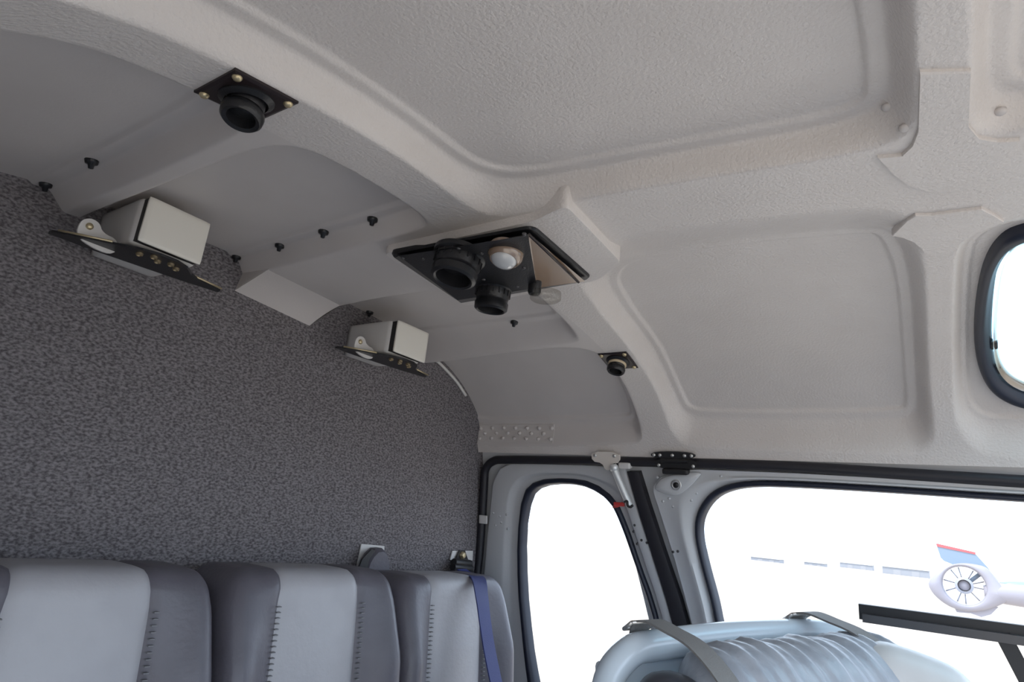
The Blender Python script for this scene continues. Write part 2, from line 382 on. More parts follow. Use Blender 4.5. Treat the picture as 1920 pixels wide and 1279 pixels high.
gus([(1645, 291), (1672, 320), (1700, 342), (1725, 352), (1760, 358), (1800, 352), (1850, 325), (1882, 296), (1912, 258), (1870, 260), (1836, 254), (1816, 231), (1820, 128), (1724, 130), (1721, 240), (1710, 268), (1690, 287)], 'upper_gusset')
for x, y in ((1667, 244), (1697, 247), (1876, 213)):
    q = hit(x, y, .016); q = hit(x, y, float(hs(*q))); d_ = float(hs(*q)); obj('rivet', lathe([(.006, -.002), (.006, .001), (.004, .003), (.001, .0036)], pos(*q, d_), -nrm(q[0]), 10), LINER_S, ceiling)
# flared end of the centre channel against the bulkhead
a0 = hit(506, 505); a1 = hit(640, 573)
A0, A1 = pos(*a0, .002), pos(*a1, .002); B0, B1 = atY(440, 545, YB), atY(580, 611, YB)
T0, T1 = pos(-.075, YB, .01), pos(.15, YB, .01)
def bilin(a, b, c, d, n=8, bow=0.):
    V = []; F = []
    for i in range(n + 1):
        for j in range(n + 1):
            u, v = i / n, j / n; p = (1 - u) * (1 - v) * a + u * (1 - v) * b + u * v * c + (1 - u) * v * d
            V.append(p + np.array([0, 0, bow * math.sin(math.pi * v)]))
    for i in range(n):
        for j in range(n): F.append((i * (n + 1) + j, (i + 1) * (n + 1) + j, (i + 1) * (n + 1) + j + 1, i * (n + 1) + j + 1))
    return np.array(V), F
obj('channel_end_cap', join(bilin(A0, A1, B1, B0, 8, .004), (np.array([A1, T1, B1]), [(0, 1, 2)]), (np.array([A0, T0, B0]), [(0, 1, 2)])), LINER_S, ceiling, ang=30)

# stud fasteners left in the roof liner
def stud(px, py, dn=.024, k=1.0):
    s, y = hit(px, py, dn); dn = float(hs(s, y)); s, y = hit(px, py, dn); dn = float(hs(s, y)); p = pos(s, y, dn); n = -nrm(s)
    obj('stud', lathe([(.0005 * k, .013 * k), (.0035 * k, .0125 * k), (.0045 * k, .006 * k), (.0085 * k, .005 * k), (.0095 * k, 0), (.009 * k, -.004)][::-1], p, n, 14), BLACK, ceiling)
for q in [(150, 297), (63, 338), (521, 458), (603, 432), (695, 408), (440, 480), (972, 608), (700, 590), (815, 690), (848, 722)]: stud(*q)
# riveted doubler plate above the rear door
ga, gb = hit(897, 801, .02), hit(1037, 830, .005); n_s, n_y = 10, 12
SS_, YY_ = np.meshgrid(np.linspace(ga[0], gb[0], n_s), np.linspace(ga[1], gb[1], n_y), indexing='ij'); hh = hs(SS_, YY_)
Vd = np.concatenate([pos(SS_, YY_, hh - .0022).reshape(-1, 3), pos(SS_, YY_, hh + .002).reshape(-1, 3)]); Fd = []; N1 = n_s * n_y
for i in range(n_s - 1):
    for j in range(n_y - 1): Fd += [(i * n_y + j, i * n_y + j + 1, (i + 1) * n_y + j + 1, (i + 1) * n_y + j)]
bl = [i * n_y for i in range(n_s)] + [(n_s - 1) * n_y + j for j in range(1, n_y)] + [i * n_y + n_y - 1 for i in range(n_s - 2, -1, -1)] + [j for j in range(n_y - 2, 0, -1)]
Fd += [(bl[k], bl[(k + 1) % len(bl)], bl[(k + 1) % len(bl)] + N1, bl[k] + N1) for k in range(len(bl))]
dbl = obj('doubler_plate', (Vd, Fd), LINER_S, ceiling, ang=40)
for r_, n0 in enumerate((7, 6, 7)):
    for i in range(n0):
        s = ga[0] + (gb[0] - ga[0]) * (.2 + .3 * r_); y = ga[1] + (gb[1] - ga[1]) * ((i + (.5 if r_ == 1 else .12)) / 6.3); d_ = float(hs(s, y)) - .0022
        obj('rivet', lathe([(.0062, -.002), (.0062, .0008), (.0045, .0034), (.001, .0044)], pos(s, y, d_), -nrm(s), 10), LINER_S, dbl)

# ------------------------------------------------------------------ door side: rings mapped on the side wall
def resample(P, c, n=240):
    P = np.asarray(P, float); A = np.linspace(0, 2 * math.pi, n, endpoint=False); out = []
    Q = np.roll(P, -1, 0)
    for a in A:
        d = np.array([math.cos(a), math.sin(a)]); best = 0
        e = Q - P; w = P - c; den = d[0] * e[:, 1] - d[1] * e[:, 0]
        with np.errstate(divide='ignore', invalid='ignore'):
            t = (w[:, 0] * e[:, 1] - w[:, 1] * e[:, 0]) / den; u = (w[:, 0] * d[1] - w[:, 1] * d[0]) / den
        ok = (t > 0) & (u >= 0) & (u <= 1) & (np.abs(den) > 1e-12); best = t[ok].max() if ok.any() else .01
        out.append(c + d * best)
    return np.array(out)
def ring(outer, inner, rows, n=240, c=None):
    """rows: (t, dn), t=0 outer outline, t=1 inner outline"""
    c = np.mean(inner, 0) if c is None else c
    O = resample(outer, c, n); I = resample(inner, c, n); L = [pos(*(O + (I - O) * t).T, dn) for t, dn in rows]
    return loft(L, caps=False)
def pane(outline, dn, n=120):
    """one curved sheet following the wall"""
    c = np.mean(outline, 0); O = resample(outline, c, n); T = (1, .8, .6, .4, .2); V = []; F = []
    for t in T: Q = c + (O - c) * t; V += list(pos(Q[:, 0], Q[:, 1], dn))
    V.append(pos(c[0], c[1], dn)); m_ = len(T)
    for i in range(m_ - 1):
        for k in range(n): F.append((i * n + k, i * n + (k + 1) % n, (i + 1) * n + (k + 1) % n, (i + 1) * n + k))
    for k in range(n): F.append(((m_ - 1) * n + k, (m_ - 1) * n + (k + 1) % n, m_ * n))
    return np.array(V), F
# roof window
rw = empty('window_1', pos(.5, -.27, .0), 'tinted overhead side window with black rubber rim in the roof', None, kind='structure')
obj('gasket', ring(WINO, WIN, [(0, .03), (0, .014), (.15, .008), (.45, .008), (.6, .014), (.8, .018), (1, .034)]), GASKET, rw)
obj('inner_frame', ring(WIN, np.mean(WIN, 0) + (WIN - np.mean(WIN, 0)) * .96, [(0, .020), (.5, .026), (1, .030), (1, .036)]), TAN, rw)
obj('pane', pane(WIN, .034), GLASSB, rw)
for px, py in ((1852, 655), (1858, 700)):
    s, y = hit(px, py, .03); obj('clip', xf(rbox(.03, .02, .012, .003, (4, 4, 4)), frame(-nrm(s)), pos(s, y, .03)), BLACK, rw)

HX = lambda L, dn=0.: [hit(x, y, dn) for x, y in L]
SZ = lambda z: float(np.interp(-z, -half[:, 1], PS[len(half) - 1:]))         # arc length at height z below the header
SB = SZ(-.86)
# aft door
aft_hole = HX([(978, 1000), (980, 1100), (990, 1200), (1003, 1279)]) + [(1.60, .91), (1.66, .86), (1.66, .60), (1.62, .53), (1.55, .55)] + HX([(1228, 1195), (1210, 1130), (1185, 1060), (1160, 990), (1140, 943), (1100, 917), (1060, 909), (1012, 913), (990, 932)])
aft_gask = HX([(966, 1010), (967, 1100), (975, 1190), (985, 1279)]) + [(1.62, .945), (1.695, .89), (1.695, .58), (1.65, .49), (1.55, .52)] + HX([(1240, 1195), (1224, 1130), (1198, 1060), (1175, 990), (1152, 937), (1108, 904), (1060, 897), (1003, 900), (976, 925)])
aft_out = HX([(922, 905), (912, 1000), (905, 1080)]) + [(SB, 1.17), (SB, .40)] + HX([(1268, 1195), (1228, 1060), (1196, 960), (1172, 876), (1100, 872), (1000, 869), (955, 869), (935, 878)])
ah, ag, ao = chaikin(aft_hole, 1), chaikin(aft_gask, 1), np.array(aft_out)
ca = np.mean(ah, 0)
d1 = empty('door_1', pos(SB, .8, .0), 'grey rear cabin door with tall rounded window beside the bench seat', None, kind='structure')
obj('door_panel', ring(ao, ag, [(0, .03), (0, .006), (.03, .001), (.06, 0), (.55, -.001), (.62, .001), (.72, .010), (.80, .012), (1, .013)], c=ca), DOORM, d1, ang=50)
obj('gasket', ring(ag, ah, [(0, .02), (0, .008), (.2, .002), (.55, .002), (.8, .010), (1, .026)], c=ca), GASKET, d1)
obj('pane', pane(ah, .022), GLASSC, d1)
# forward door
fwd_hole = HX([(1352, 1170), (1345, 1130), (1325, 1060), (1312, 1000), (1318, 965), (1345, 930), (1400, 915), (1500, 918), (1700, 930), (1920, 946)]) + [(.945, -.55), (1.0, -.66), (1.55, -.72), (1.62, -.66), (1.62, .30), (1.56, .40)]
fwd_gask = HX([(1340, 1175), (1332, 1130), (1312, 1060), (1299, 1000), (1304, 958), (1335, 917), (1396, 902), (1500, 904), (1700, 916), (1920, 931)]) + [(.928, -.57), (.985, -.69), (1.56, -.75), (1.65, -.68), (1.65, .31), (1.58, .42)]
fwd_out = HX([(1302, 1190), (1262, 1040), (1232, 945), (1222, 915), (1240, 893), (1300, 880), (1500, 888), (1700, 899), (1920, 911)]) + [(.905, -.62), (.95, -.78), (1.6, -.82), (SB, -.75), (SB, .40)]
fh, fg, fo = chaikin(fwd_hole, 2), chaikin(fwd_gask, 2), np.array(fwd_out)
cf = np.mean(fh, 0)
d2 = empty('door_2', pos(SB, .0, .0), 'grey forward cabin door with wide window and black rim', None, kind='structure')
obj('door_panel', ring(fo, fg, [(0, .03), (0, .004), (.01, 0), (.45, 0), (.6, -.006), (.72, -.006), (1, .014)], c=cf), DOORL, d2, ang=50)
obj('gasket', ring(fg, fh, [(0, .02), (0, .008), (.2, .002), (.55, .002), (.8, .010), (1, .026)], c=cf), GASKET, d2)
obj('pane', pane(fh, .022), GLASSC, d2)
# raised corner boss with its lock hole
def pad(px, dn0, th, parent, material, name):
    P = chaikin(HX(px), 2); c = P.mean(0); L = [pos(*P.T, dn0), pos(*(c + (P - c) * .99).T, dn0 - th * .6), pos(*(c + (P - c) * .93).T, dn0 - th), pos(*(c + (P - c) * .5).T, dn0 - th), pos(*(c + (P - c) * .02).T, dn0 - th)]
    return obj(name, loft(L), material, parent)
boss = pad([(1228, 912), (1245, 892), (1300, 884), (1318, 886), (1308, 900), (1282, 925), (1262, 930), (1232, 920)], .001, .012, d2, DOORL, 'corner_boss')
s, y = hit(1268, 911, -.011); obj('lock_hole', lathe([(.004, -.004), (.009, 0), (.013, .002), (.013, -.003)], pos(s, y, -.011), -nrm(s), 18), STEEL, boss)
obj('lock_core', lathe([(.007, -.002), (.007, .004), (.001, .004)], pos(s, y, -.011), -nrm(s), 14), BLACKM, boss)
for px, py in ((1297, 898), (1233, 895), (1255, 935), (1243, 940), (1262, 950), (1280, 955), (1296, 938), (1306, 925), (1262, 1035), (1271, 1034), (1318, 905), (1352, 893)):
    s, y = hit(px, py, 0); obj('rivet', lathe([(.0035, -.004), (.0035, .001), (.001, .0022)], pos(s, y, 0), -nrm(s), 8), CHARC if py > 1000 or px == 1297 else DOORL, d2)
for px, py in ((925, 962), (937, 968), (929, 985), (940, 980), (950, 965), (952, 992), (1190, 985), (1188, 997), (1203, 1013), (1195, 1020), (1213, 1018)):
    s, y = hit(px, py, 0); obj('rivet', lathe([(.0035, -.004), (.0035, .001), (.001, .0022)], pos(s, y, 0), -nrm(s), 8), CHARC if px > 1100 else DOORM, d1)
# black folding frame on the forward door's window
bA, bB = hit(1610, 1147), hit(1920, 1192)
def wallbar(p0, p1, w, d, dn):
    a, b = np.array(p0), np.array(p1); t = unit(b - a); n2 = np.array([-t[1], t[0]]); L = []
    for k in np.linspace(0, 1, 12):
        c = a + (b - a) * k; L.append([pos(*(c - n2 * w / 2), dn), pos(*(c + n2 * w / 2), dn), pos(*(c + n2 * w / 2), dn - d), pos(*(c - n2 * w / 2), dn - d)])
    return loft(L)
e_ = hit(1915, 1189); far = e_ + (e_ - bA) * .9
vf = obj('vent_frame', wallbar(bA, far, .030, .010, .012), BLACKM, d2, smooth=False)
lower = hit(1618, 1158), hit(1925, 1202)
obj('frame_lip', wallbar(lower[0], lower[1] + (lower[1] - lower[0]) * .9, .016, .016, .006), CHARC, vf, smooth=False)
st0 = hit(1880, 1190); st1 = hit(1935, 1295); obj('frame_strut', wallbar(st0, st0 + (st1 - st0) * 2.6, .026, .016, .012), BLACKM, vf, smooth=False)

# wall between and around the doors
def wallgrid(s0, s1, l0, l1, dn, n=24):
    """strip between two straight lines in (arc length, y) at constant offset"""
    L = []
    for t in np.linspace(0, 1, n):
        s = s0 + (s1 - s0) * t; L.append((s, np.interp(s, *l0), np.interp(s, *l1)))
    V = []; F = []
    for s, a, b in L: V += [pos(s, a, dn), pos(s, b, dn)]
    for i in range(n - 1): F.append((2 * i, 2 * i + 1, 2 * i + 3, 2 * i + 2))
    return np.array(V), F
pill = ([.86, 1.3, 2.0], [.80, .66, .47]); pilr = ([.86, 1.3, 2.0], [.615, .515, .38])
wl = join(wallgrid(SH, SH + .06, ([0, 3], [1.24, 1.24]), ([0, 3], [-.9, -.9]), .020), wallgrid(SH, 2.0, ([0, 3], [1.24, 1.24]), ([0, 3], [1.12, 1.12]), .022),
          wallgrid(SH + .01, 1.99, pill, pilr, .024), wallgrid(1.78, 2.0, ([0, 3], [1.24, 1.24]), ([0, 3], [-.9, -.9]), .030), wallgrid(SH, 2.0, ([0, 3], [-.72, -.72]), ([0, 3], [-1.0, -1.0]), .032))
wall_left = obj('wall_left', wl, DOORM, kind='structure', label='grey side wall framing the two cabin doors')
wr = join(wallgrid(-2.0, -SH, ([-3, 0], [.28, .28]), ([-3, 0], [1.24, 1.24]), .0), wallgrid(-2.0, -SH, ([-3, 0], [-.9, -.9]), ([-3, 0], [-.75, -.75]), .0))  # unseen side, closed aft so that daylight enters mainly from the front
obj('wall_right', wr, DOORM, kind='structure', label='unseen grey rear side panel, made solid to hold back light, and post of the open doorway opposite the closed doors')
# black rubber seals round the doors
def sealpath(px, dn, r):
    P = catmull([pos(*hit(x, y), dn) for x, y in px], 8); return tube(P, r, 10)
obj('door_seal', sealpath([(2300, 922), (2050, 910), (1920, 903), (1700, 889), (1500, 876), (1350, 870), (1200, 866), (1050, 863), (950, 862), (925, 865), (911, 880), (908, 910), (904, 975), (899, 1040), (893, 1095), (880, 1250), (860, 1400)], -.001, .0122), RUBBER, wall_left)
mid = [(1187, 884), (1205, 945), (1232, 1030), (1262, 1120), (1281, 1190), (1310, 1300), (1340, 1420)]
L = []
for x, y in mid:
    a, b = hit(x - 10 - (y - 884) * .012, y), hit(x + 10 + (y - 884) * .012, y); L.append([pos(*a, .02), pos(*a, -.004), pos(*((a + b) / 2), -.008), pos(*b, -.004), pos(*b, .02)])
obj('pillar_seal', loft(L), RUBBER, wall_left, ang=50)
s, y = hit(906, 975, -.013); obj('seal_clip', xf(rbox(.030, .024, .004, .0015, (4, 4, 3)), frame(-nrm(s)), pos(s, y, -.013)), WHITEG, wall_left)
# pale painted edging strip between carpet and liner by the door
e = catmull([pos(*hit(x, y, .026), .024) for x, y in ((806, 672), (820, 688), (845, 718), (868, 745))], 6); e[:, 1] = np.minimum(e[:, 1], YB - .004)
obj('edge_strip', tube(e, .0045, 8), WHITEG, ceiling)

# ------------------------------------------------------------------ hinge, damper strut, latch
def surf_frame(s): n = -nrm(s); v = np.array([0, -1., 0]); return np.stack([v, np.cross(n, v), n])     # x forward along the wall, y up, z into the cabin
s, y = hit(1265, 862); o0 = pos(s, y, 0); A = surf_frame(s)
hp = chaikin([(-.056, .004), (-.056, .022), (.056, .022), (.056, .004)], 2)
hg = obj('hinge', xf(prism([(x, z, .006) for x, z in hp], (0, 0, .007)), A, o0), BLACKM, wall_left, smooth=False, label='black metal door hinge with seven bright bolts')
hp = chaikin([(-.046, -.022), (-.046, .006), (.060, .006), (.060, -.022)], 2)
obj('lower_leaf', xf(prism([(x, z, .006) for x, z in hp], (0, 0, .007)), A, o0), BLACKM, hg, smooth=False)
obj('hinge_pin', xf(tube([(-.03, 0, .014), (.04, 0, .014)], .006, 12), A, o0), BLACKM, hg, ang=40)
obj('hinge_stop', xf(rbox(.066, .014, .02, .004, (6, 4, 4)), A, o0 + np.array([.006, -.026, .014]) @ A), BLACKM, hg)
for bx, bz in ((-.048, .013), (-.032, .013), (0, .013), (.031, .013), (.048, .013), (-.037, -.012), (.050, -.012)):
    obj('bolt', lathe([(.0045, -.002), (.0045, .0015), (.003, .0032), (.0005, .0036)], o0 + np.array([bx, bz, .013]) @ A, A[2], 12), STEEL, hg)
# T bracket with damper strut and red tag
s, y = hit(1140, 858); o0 = pos(s, y, 0); A = surf_frame(s)
ds = empty('door_strut', o0, 'silver door damper hanging from an ivory T bracket with red tag', 'door strut')
tp = chaikin([(-.040, .018), (.040, .018), (.040, -.010), (.018, -.012), (.012, -.03), (-.004, -.03), (-.010, -.012), (-.040, -.008)], 1)
tb = obj('mounting_bracket', xf(prism([(x, z, .008) for x, z in tp], (0, 0, .008)), A, o0), IVORY, ds, smooth=False)
for bx in (-.03, .026): obj('screw', lathe([(.005, -.002), (.005, .001), (.003, .0025)], o0 + np.array([bx, .008, .016]) @ A, A[2], 12), STEEL, tb)
def wp(px, py, dn): return pos(*hit(px, py, dn), dn)
c0, c1, c2 = wp(1150, 873, -.02), wp(1153, 885, -.02), wp(1181, 950, -.02)
obj('strut_collar', tube([c0, c0 + (c1 - c0) * .3, c1], [.007, .011, .0115], 14), ALU, ds)
obj('strut_tube', tube([c1, c2], .0095, 16), ALU, ds, ang=40)
obj('strut_rod', tube([wp(1164, 912, -.016), wp(1183, 955, -.016)], .0045, 10), STEEL, ds)
obj('hook', tube(catmull([wp(1171, 945, -.03), wp(1176, 944, -.034), wp(1177, 952, -.036), wp(1182, 955, -.036), wp(1187, 951, -.034)], 5), .0032, 8), BLACKM, ds)
obj('red_tag', xf(rbox(.030, .010, .006, .002, (5, 4, 3)), A @ np.eye(3), wp(1161, 948, -.022)), RED, ds)
obj('tag_streamer', strap([wp(1168, 946, -.022), wp(1158, 951, -.02), wp(1149, 952, -.016)], (0, 0, 1), .007, .0015), RED, ds)
s, y = hit(1175, 872); A = surf_frame(s); lb = obj('corner_block', xf(rbox(.032, .016, .02, .003, (4, 4, 4)), A, pos(s, y, -.008)), WHITEG, d1)

# ------------------------------------------------------------------ air vents on the arch
def gasper(name, ctr, size, tilt, label, scr):
    s, y = ctr; n = -nrm(s); u = np.array([-n[2], 0, n[0]]); u = u if u[0] > 0 else -u; v = np.array([0, 1., 0]); A = np.stack([u, v, n]); o = pos(s, y, 0)
    e = empty(name, o, label, 'air vent', 'swivel air vents on the roof arch')
    w = size / 2
    obj('mounting_plate', xf(loft([[(-w, -w, 0), (w, -w, 0), (w, w, 0), (-w, w, 0)], [(-w, -w, .003), (w, -w, .003), (w, w, .003), (-w, w, .003)], [(-w * .9, -w * .9, .0045), (w * .9, -w * .9, .0045), (w * .9, w * .9, .0045), (-w * .9, w * .9, .0045)]]), A, o), BROWNB, e, smooth=False)
    obj('flange', lathe([(w * .76, .003), (w * .76, .006), (w * .60, .010), (w * .54, .006)], o, n, 32), BLACK, e, ang=35)
    t = unit(np.array(tilt) @ A)
    c = o + n * .009
    nk = obj('neck', lathe([(w * .50, -.012), (w * .52, .002), (w * .50, .010), (w * .44, .012)], c, t, 32), BLACK, e, ang=50)
    obj('nozzle_ring', lathe([(w * .46, .009), (w * .57, .011), (w * .60, .015), (w * .58, .021), (w * .51, .024), (w * .40, .022), (w * .36, .012), (w * .05, .011)], c, t, 32), BLACK, nk, ang=50)
    for a, b in scr:
        obj('screw', lathe([(.0052, .002), (.0052, .0055), (.0036, .0078), (.0006, .0084)], o + np.array([a * w * .8, b * w * .8, 0]) @ A, n, 12), BRASS, e)
    return e
gasper('air_vent', (-.457, .607), .076, (-.28, -.10, 1), 'black swivel air vent on square brown plate with brass screws', [(-1, -1), (1, -1), (-1, 1), (1, 1)])
g2 = gasper('air_vent', hit(1159, 675), .072, (.0, .05, 1), 'small black knob air vent with cream ring near the door hinge', [(-1, -1), (1, -1), (-1, 1), (1, 1)])
s, y = hit(1159, 675); obj('cream_ring', lathe([(.0190, .008), (.0212, .010), (.0212, .0135), (.0190, .015)], pos(s, y, 0) , -nrm(s), 28), CREAM, g2)

# ------------------------------------------------------------------ overhead console
Zp = H + .425
cor = [atZ(728, 475, Zp), atZ(1000, 424, Zp), atZ(1111, 522, Zp), atZ(862, 566, Zp)]
c0 = np.mean(cor, 0); con = empty('overhead_console', c0, 'black overhead console with reading light and round swivel vents on the roof centre', 'overhead console')
def rcorner(P, k=2, r=.15):
    P = np.array(P); out = []
    n = len(P)
    for i in range(n):
        a, b, c = P[i - 1], P[i], P[(i + 1) % n]; p0 = b + unit(a - b) * .018; p1 = b + unit(c - b) * .018
        for t in np.linspace(0, 1, 7): out.append((1 - t) ** 2 * p0 + 2 * t * (1 - t) * b + t * t * p1)
    return np.array(out)
C4 = rcorner(cor); ce = C4.mean(0); dz = np.array([0, 0, 1.])
pb_ = rcorner([atZ(x, y, Zp + .003) for x, y in ((716, 476), (1000, 414), (1062, 384), (1166, 492), (1122, 526), (872, 575))]); pc_ = pb_.mean(0)
obj('console_pad', loft([pc_ + (pb_ - pc_) * (1.0, 1.0, 1) + dz * .034, pc_ + (pb_ - pc_) * (1.0, 1.0, 1) + dz * .004, pc_ + (pb_ - pc_) * (.99, .99, 1), pc_ + (pb_ - pc_) * .97 - dz * .0005]), LINER, ceiling, ang=35)
obj('base_plate', loft([C4 + dz * .006, C4 + dz * .001, ce + (C4 - ce) * .985 - dz * .002, ce + (C4 - ce) * .93 - dz * .002]), BLACK, con, ang=40)
Zl = H + .388
low = [atZ(748, 480, Zl), atZ(990, 441, Zl), atZ(1007, 540, Zl), atZ(858, 563, Zl)]
inn = [ce + (np.array(c) - ce) * .93 - dz * .007 for c in cor]
Vb = np.array(inn + low); body = (Vb, [(4, 5, 6, 7), (0, 1, 5, 4), (2, 3, 7, 6), (3, 0, 4, 7)])
bd = obj('housing', body, BLACK, con, smooth=False)
obj('end_slope', (np.array([inn[1], inn[2], low[2], low[1]]) , [(0, 1, 2, 3)]), TAN, con, smooth=False)  # brown colour stands in for the tan reflection on the black console's end
ridge = [inn[1] * .93 + low[1] * .07, (inn[1] + low[2]) / 2 * .75 + inn[2] * .25, inn[2] * .9 + low[2] * .1]
obj('slope_rib', tube([inn[1] * .55 + low[1] * .45, inn[2] * .86 + low[2] * .14], .0022, 8), BROWNB, con)
def onlow(px, py, z=Zl): return atZ(px, py, z)
view = lambda p: unit(CAM - p)
def ballvent(px, py, r, tilt, name):
    p = onlow(px, py); t = unit(tilt); up = p - t * .006
    b = obj(name, lathe([(r * 1.12, -.004), (r * 1.12, .004), (r, .007), (r * 1.0, .016), (r * .92, .022), (r * .92, .027), (r * .97, .029), (r * .95, .040), (r * .82, .043), (r * .74, .041), (r * .70, .020), (r * .05, .018)], up, t, 36), BLACK, con, ang=45)
    for k in range(18):
        a = 2 * math.pi * k / 18; A = frame(t); q = up + (np.array([math.cos(a) * r * 1.0, math.sin(a) * r, .0115]) @ A)
        obj('grip_rib', xf(box((-.0012, -.0012, -.005), (.0012, .0012, .005)), np.stack([np.cross(A[2], unit(q - up - A[2] * ((q - up) @ A[2]))), unit(q - up - A[2] * ((q - up) @ A[2])), A[2]]), q), BLACK, b, smooth=False)
    return b
ballvent(860, 486, .037, (-.18, .02, -1), 'swivel_vent')
ballvent(925, 545, .030, (.02, .05, -1), 'swivel_vent')
p = onlow(948, 476); t = unit((-.25, -.02, -1))
rl = obj('reading_light', lathe([(.027, -.01), (.027, .004), (.024, .010), (.021, .013), (.018, .012)], p, t, 32), TAN, con, ang=45)
obj('lens', lathe([(.0205, .008), (.020, .012), (.016, .018), (.009, .0215), (.0006, .0228)], p, t, 28), LENS, rl)
p = onlow(1003, 535); hk = obj('switch_post', lathe([(.011, -.006), (.011, .012), (.009, .016), (.001, .017)], p, (0, 0, -1), 18), BLACK, con, ang=40)
obj('clear_cover', lathe([(.026, .008), (.026, .020), (.022, .023), (.002, .023)], p + np.array([.016, -.012, 0]), (.05, 0, -1), 24), CLEARP, con)
for px, py in ((755, 484), (793, 485), (860, 466), (903, 475), (983, 440), (955, 466), (907, 524), (982, 502), (970, 537), (956, 547)):
    obj('screw', lathe([(.0032, -.002), (.0032, .0008), (.002, .002), (.0005, .0022)], onlow(px, py), (0, 0, -1), 10), CHARC, con)

# ------------------------------------------------------------------ bulkhead speaker boxes on brackets
YF = 1.035
def speaker(nm, q, label, side_top, brk):
    """q = front face corners in pixels (tl, tr, br, bl)"""
    P = np.array([atY(x, y, YF) for x, y in q]); x0 = (P[0, 0] + P[3, 0]) / 2; x1 = (P[1, 0] + P[2, 0]) / 2; z0 = P[2:, 2].mean(); z1 = P[:2, 2].mean()
    b = empty(nm, ((x0 + x1) / 2, YB, z0), label, 'speaker', 'white speaker boxes on the bulkhead')
    g = rbox(x1 - x0, YB - YF - .018, z1 - z0, .006, (6, 6, 6)); obj('body', xf(g, None, ((x0 + x1) / 2, (YF + .018 + YB) / 2, (z0 + z1) / 2)), WHITEG, b)
    obj('shadow_gap', box((x0 + .004, YF + .004, z0 + .004), (x1 - .004, YF + .024, z1 - .004)), BLACKM, b, smooth=False)
    obj('front_cover', xf(rbox(x1 - x0 - .003, .006, z1 - z0 - .003, .0028, (6, 4, 6)), None, ((x0 + x1) / 2 + .001, YF + .002, (z0 + z1) / 2)), WHITE, b)
    # bracket tray under the box
    w = x1 - x0; zc = z0 - .006
    tray = chaikin([(x0 - .085, YF + .075), (x0 - .02, YF + .03), (x0 + w * .25, YF - .005), (x0 + w * .75, YF - .005), (x1 + .015, YF + .045), (x1 + .075, YF + .055), (x1 + .078, YF + .075), (x0 - .085, YF + .10)], 1)
    tr = obj('bracket_tray', prism([(x, y, zc - .004) for x, y in tray], (0, 0, .004)), BLACK, b, smooth=False)
    edge = np.array([(x, y, zc - .001) for x, y in tray]); lo_ = edge[np.argsort(edge[:, 0])]
    obj('bright_edge', tube([(x1 + .015, YF + .042, zc), (x1 + .074, YF + .054, zc)], .0018, 6), BRASS, tr)
    obj('bright_edge', tube([(x0 - .08, YF + .072, zc), (x0 - .02, YF + .029, zc)], .0018, 6), BRASS, tr)
    for k, (a, c) in enumerate(((.18, .022), (.34, .010), (.46, .024), (.62, .014), (.76, .026))[:5 if w > .105 else 4]):
        obj('jack', lathe([(.0055, -.001), (.0055, .003), (.004, .0045), (.003, .001), (.001, .001)], (x0 + w * a, YF + c, zc - .004), (0, 0, -1), 14), BRASSD, tr, ang=40)
    ear = chaikin([(-.030, -.014), (-.030, .012), (-.018, .022), (-.004, .020), (.004, .006), (.03, .004), (.03, -.022), (.0, -.024)], 2)
    er = obj('mounting_ear', prism([(x0 - .03 + a, YF + .06, z0 + .006 + c) for a, c in ear], (0, .004, 0)), WHITEG, b, smooth=False)
    obj('screw', lathe([(.0055, -.002), (.0055, .002), (.003, .004)], (x0 - .046, YF + .06, z0 + .014), (0, -1, 0), 12), BRASS, er)
    return b
speaker('speaker_box', [(275, 368), (396, 412), (378, 500), (258, 452)], 'white box speaker on the bulkhead between the two rows of black roof studs', None, None)
speaker('speaker_box', [(748, 597), (811, 628), (790, 682), (735, 657)], 'white box speaker on the bulkhead beside the pale edging strip', None, None)

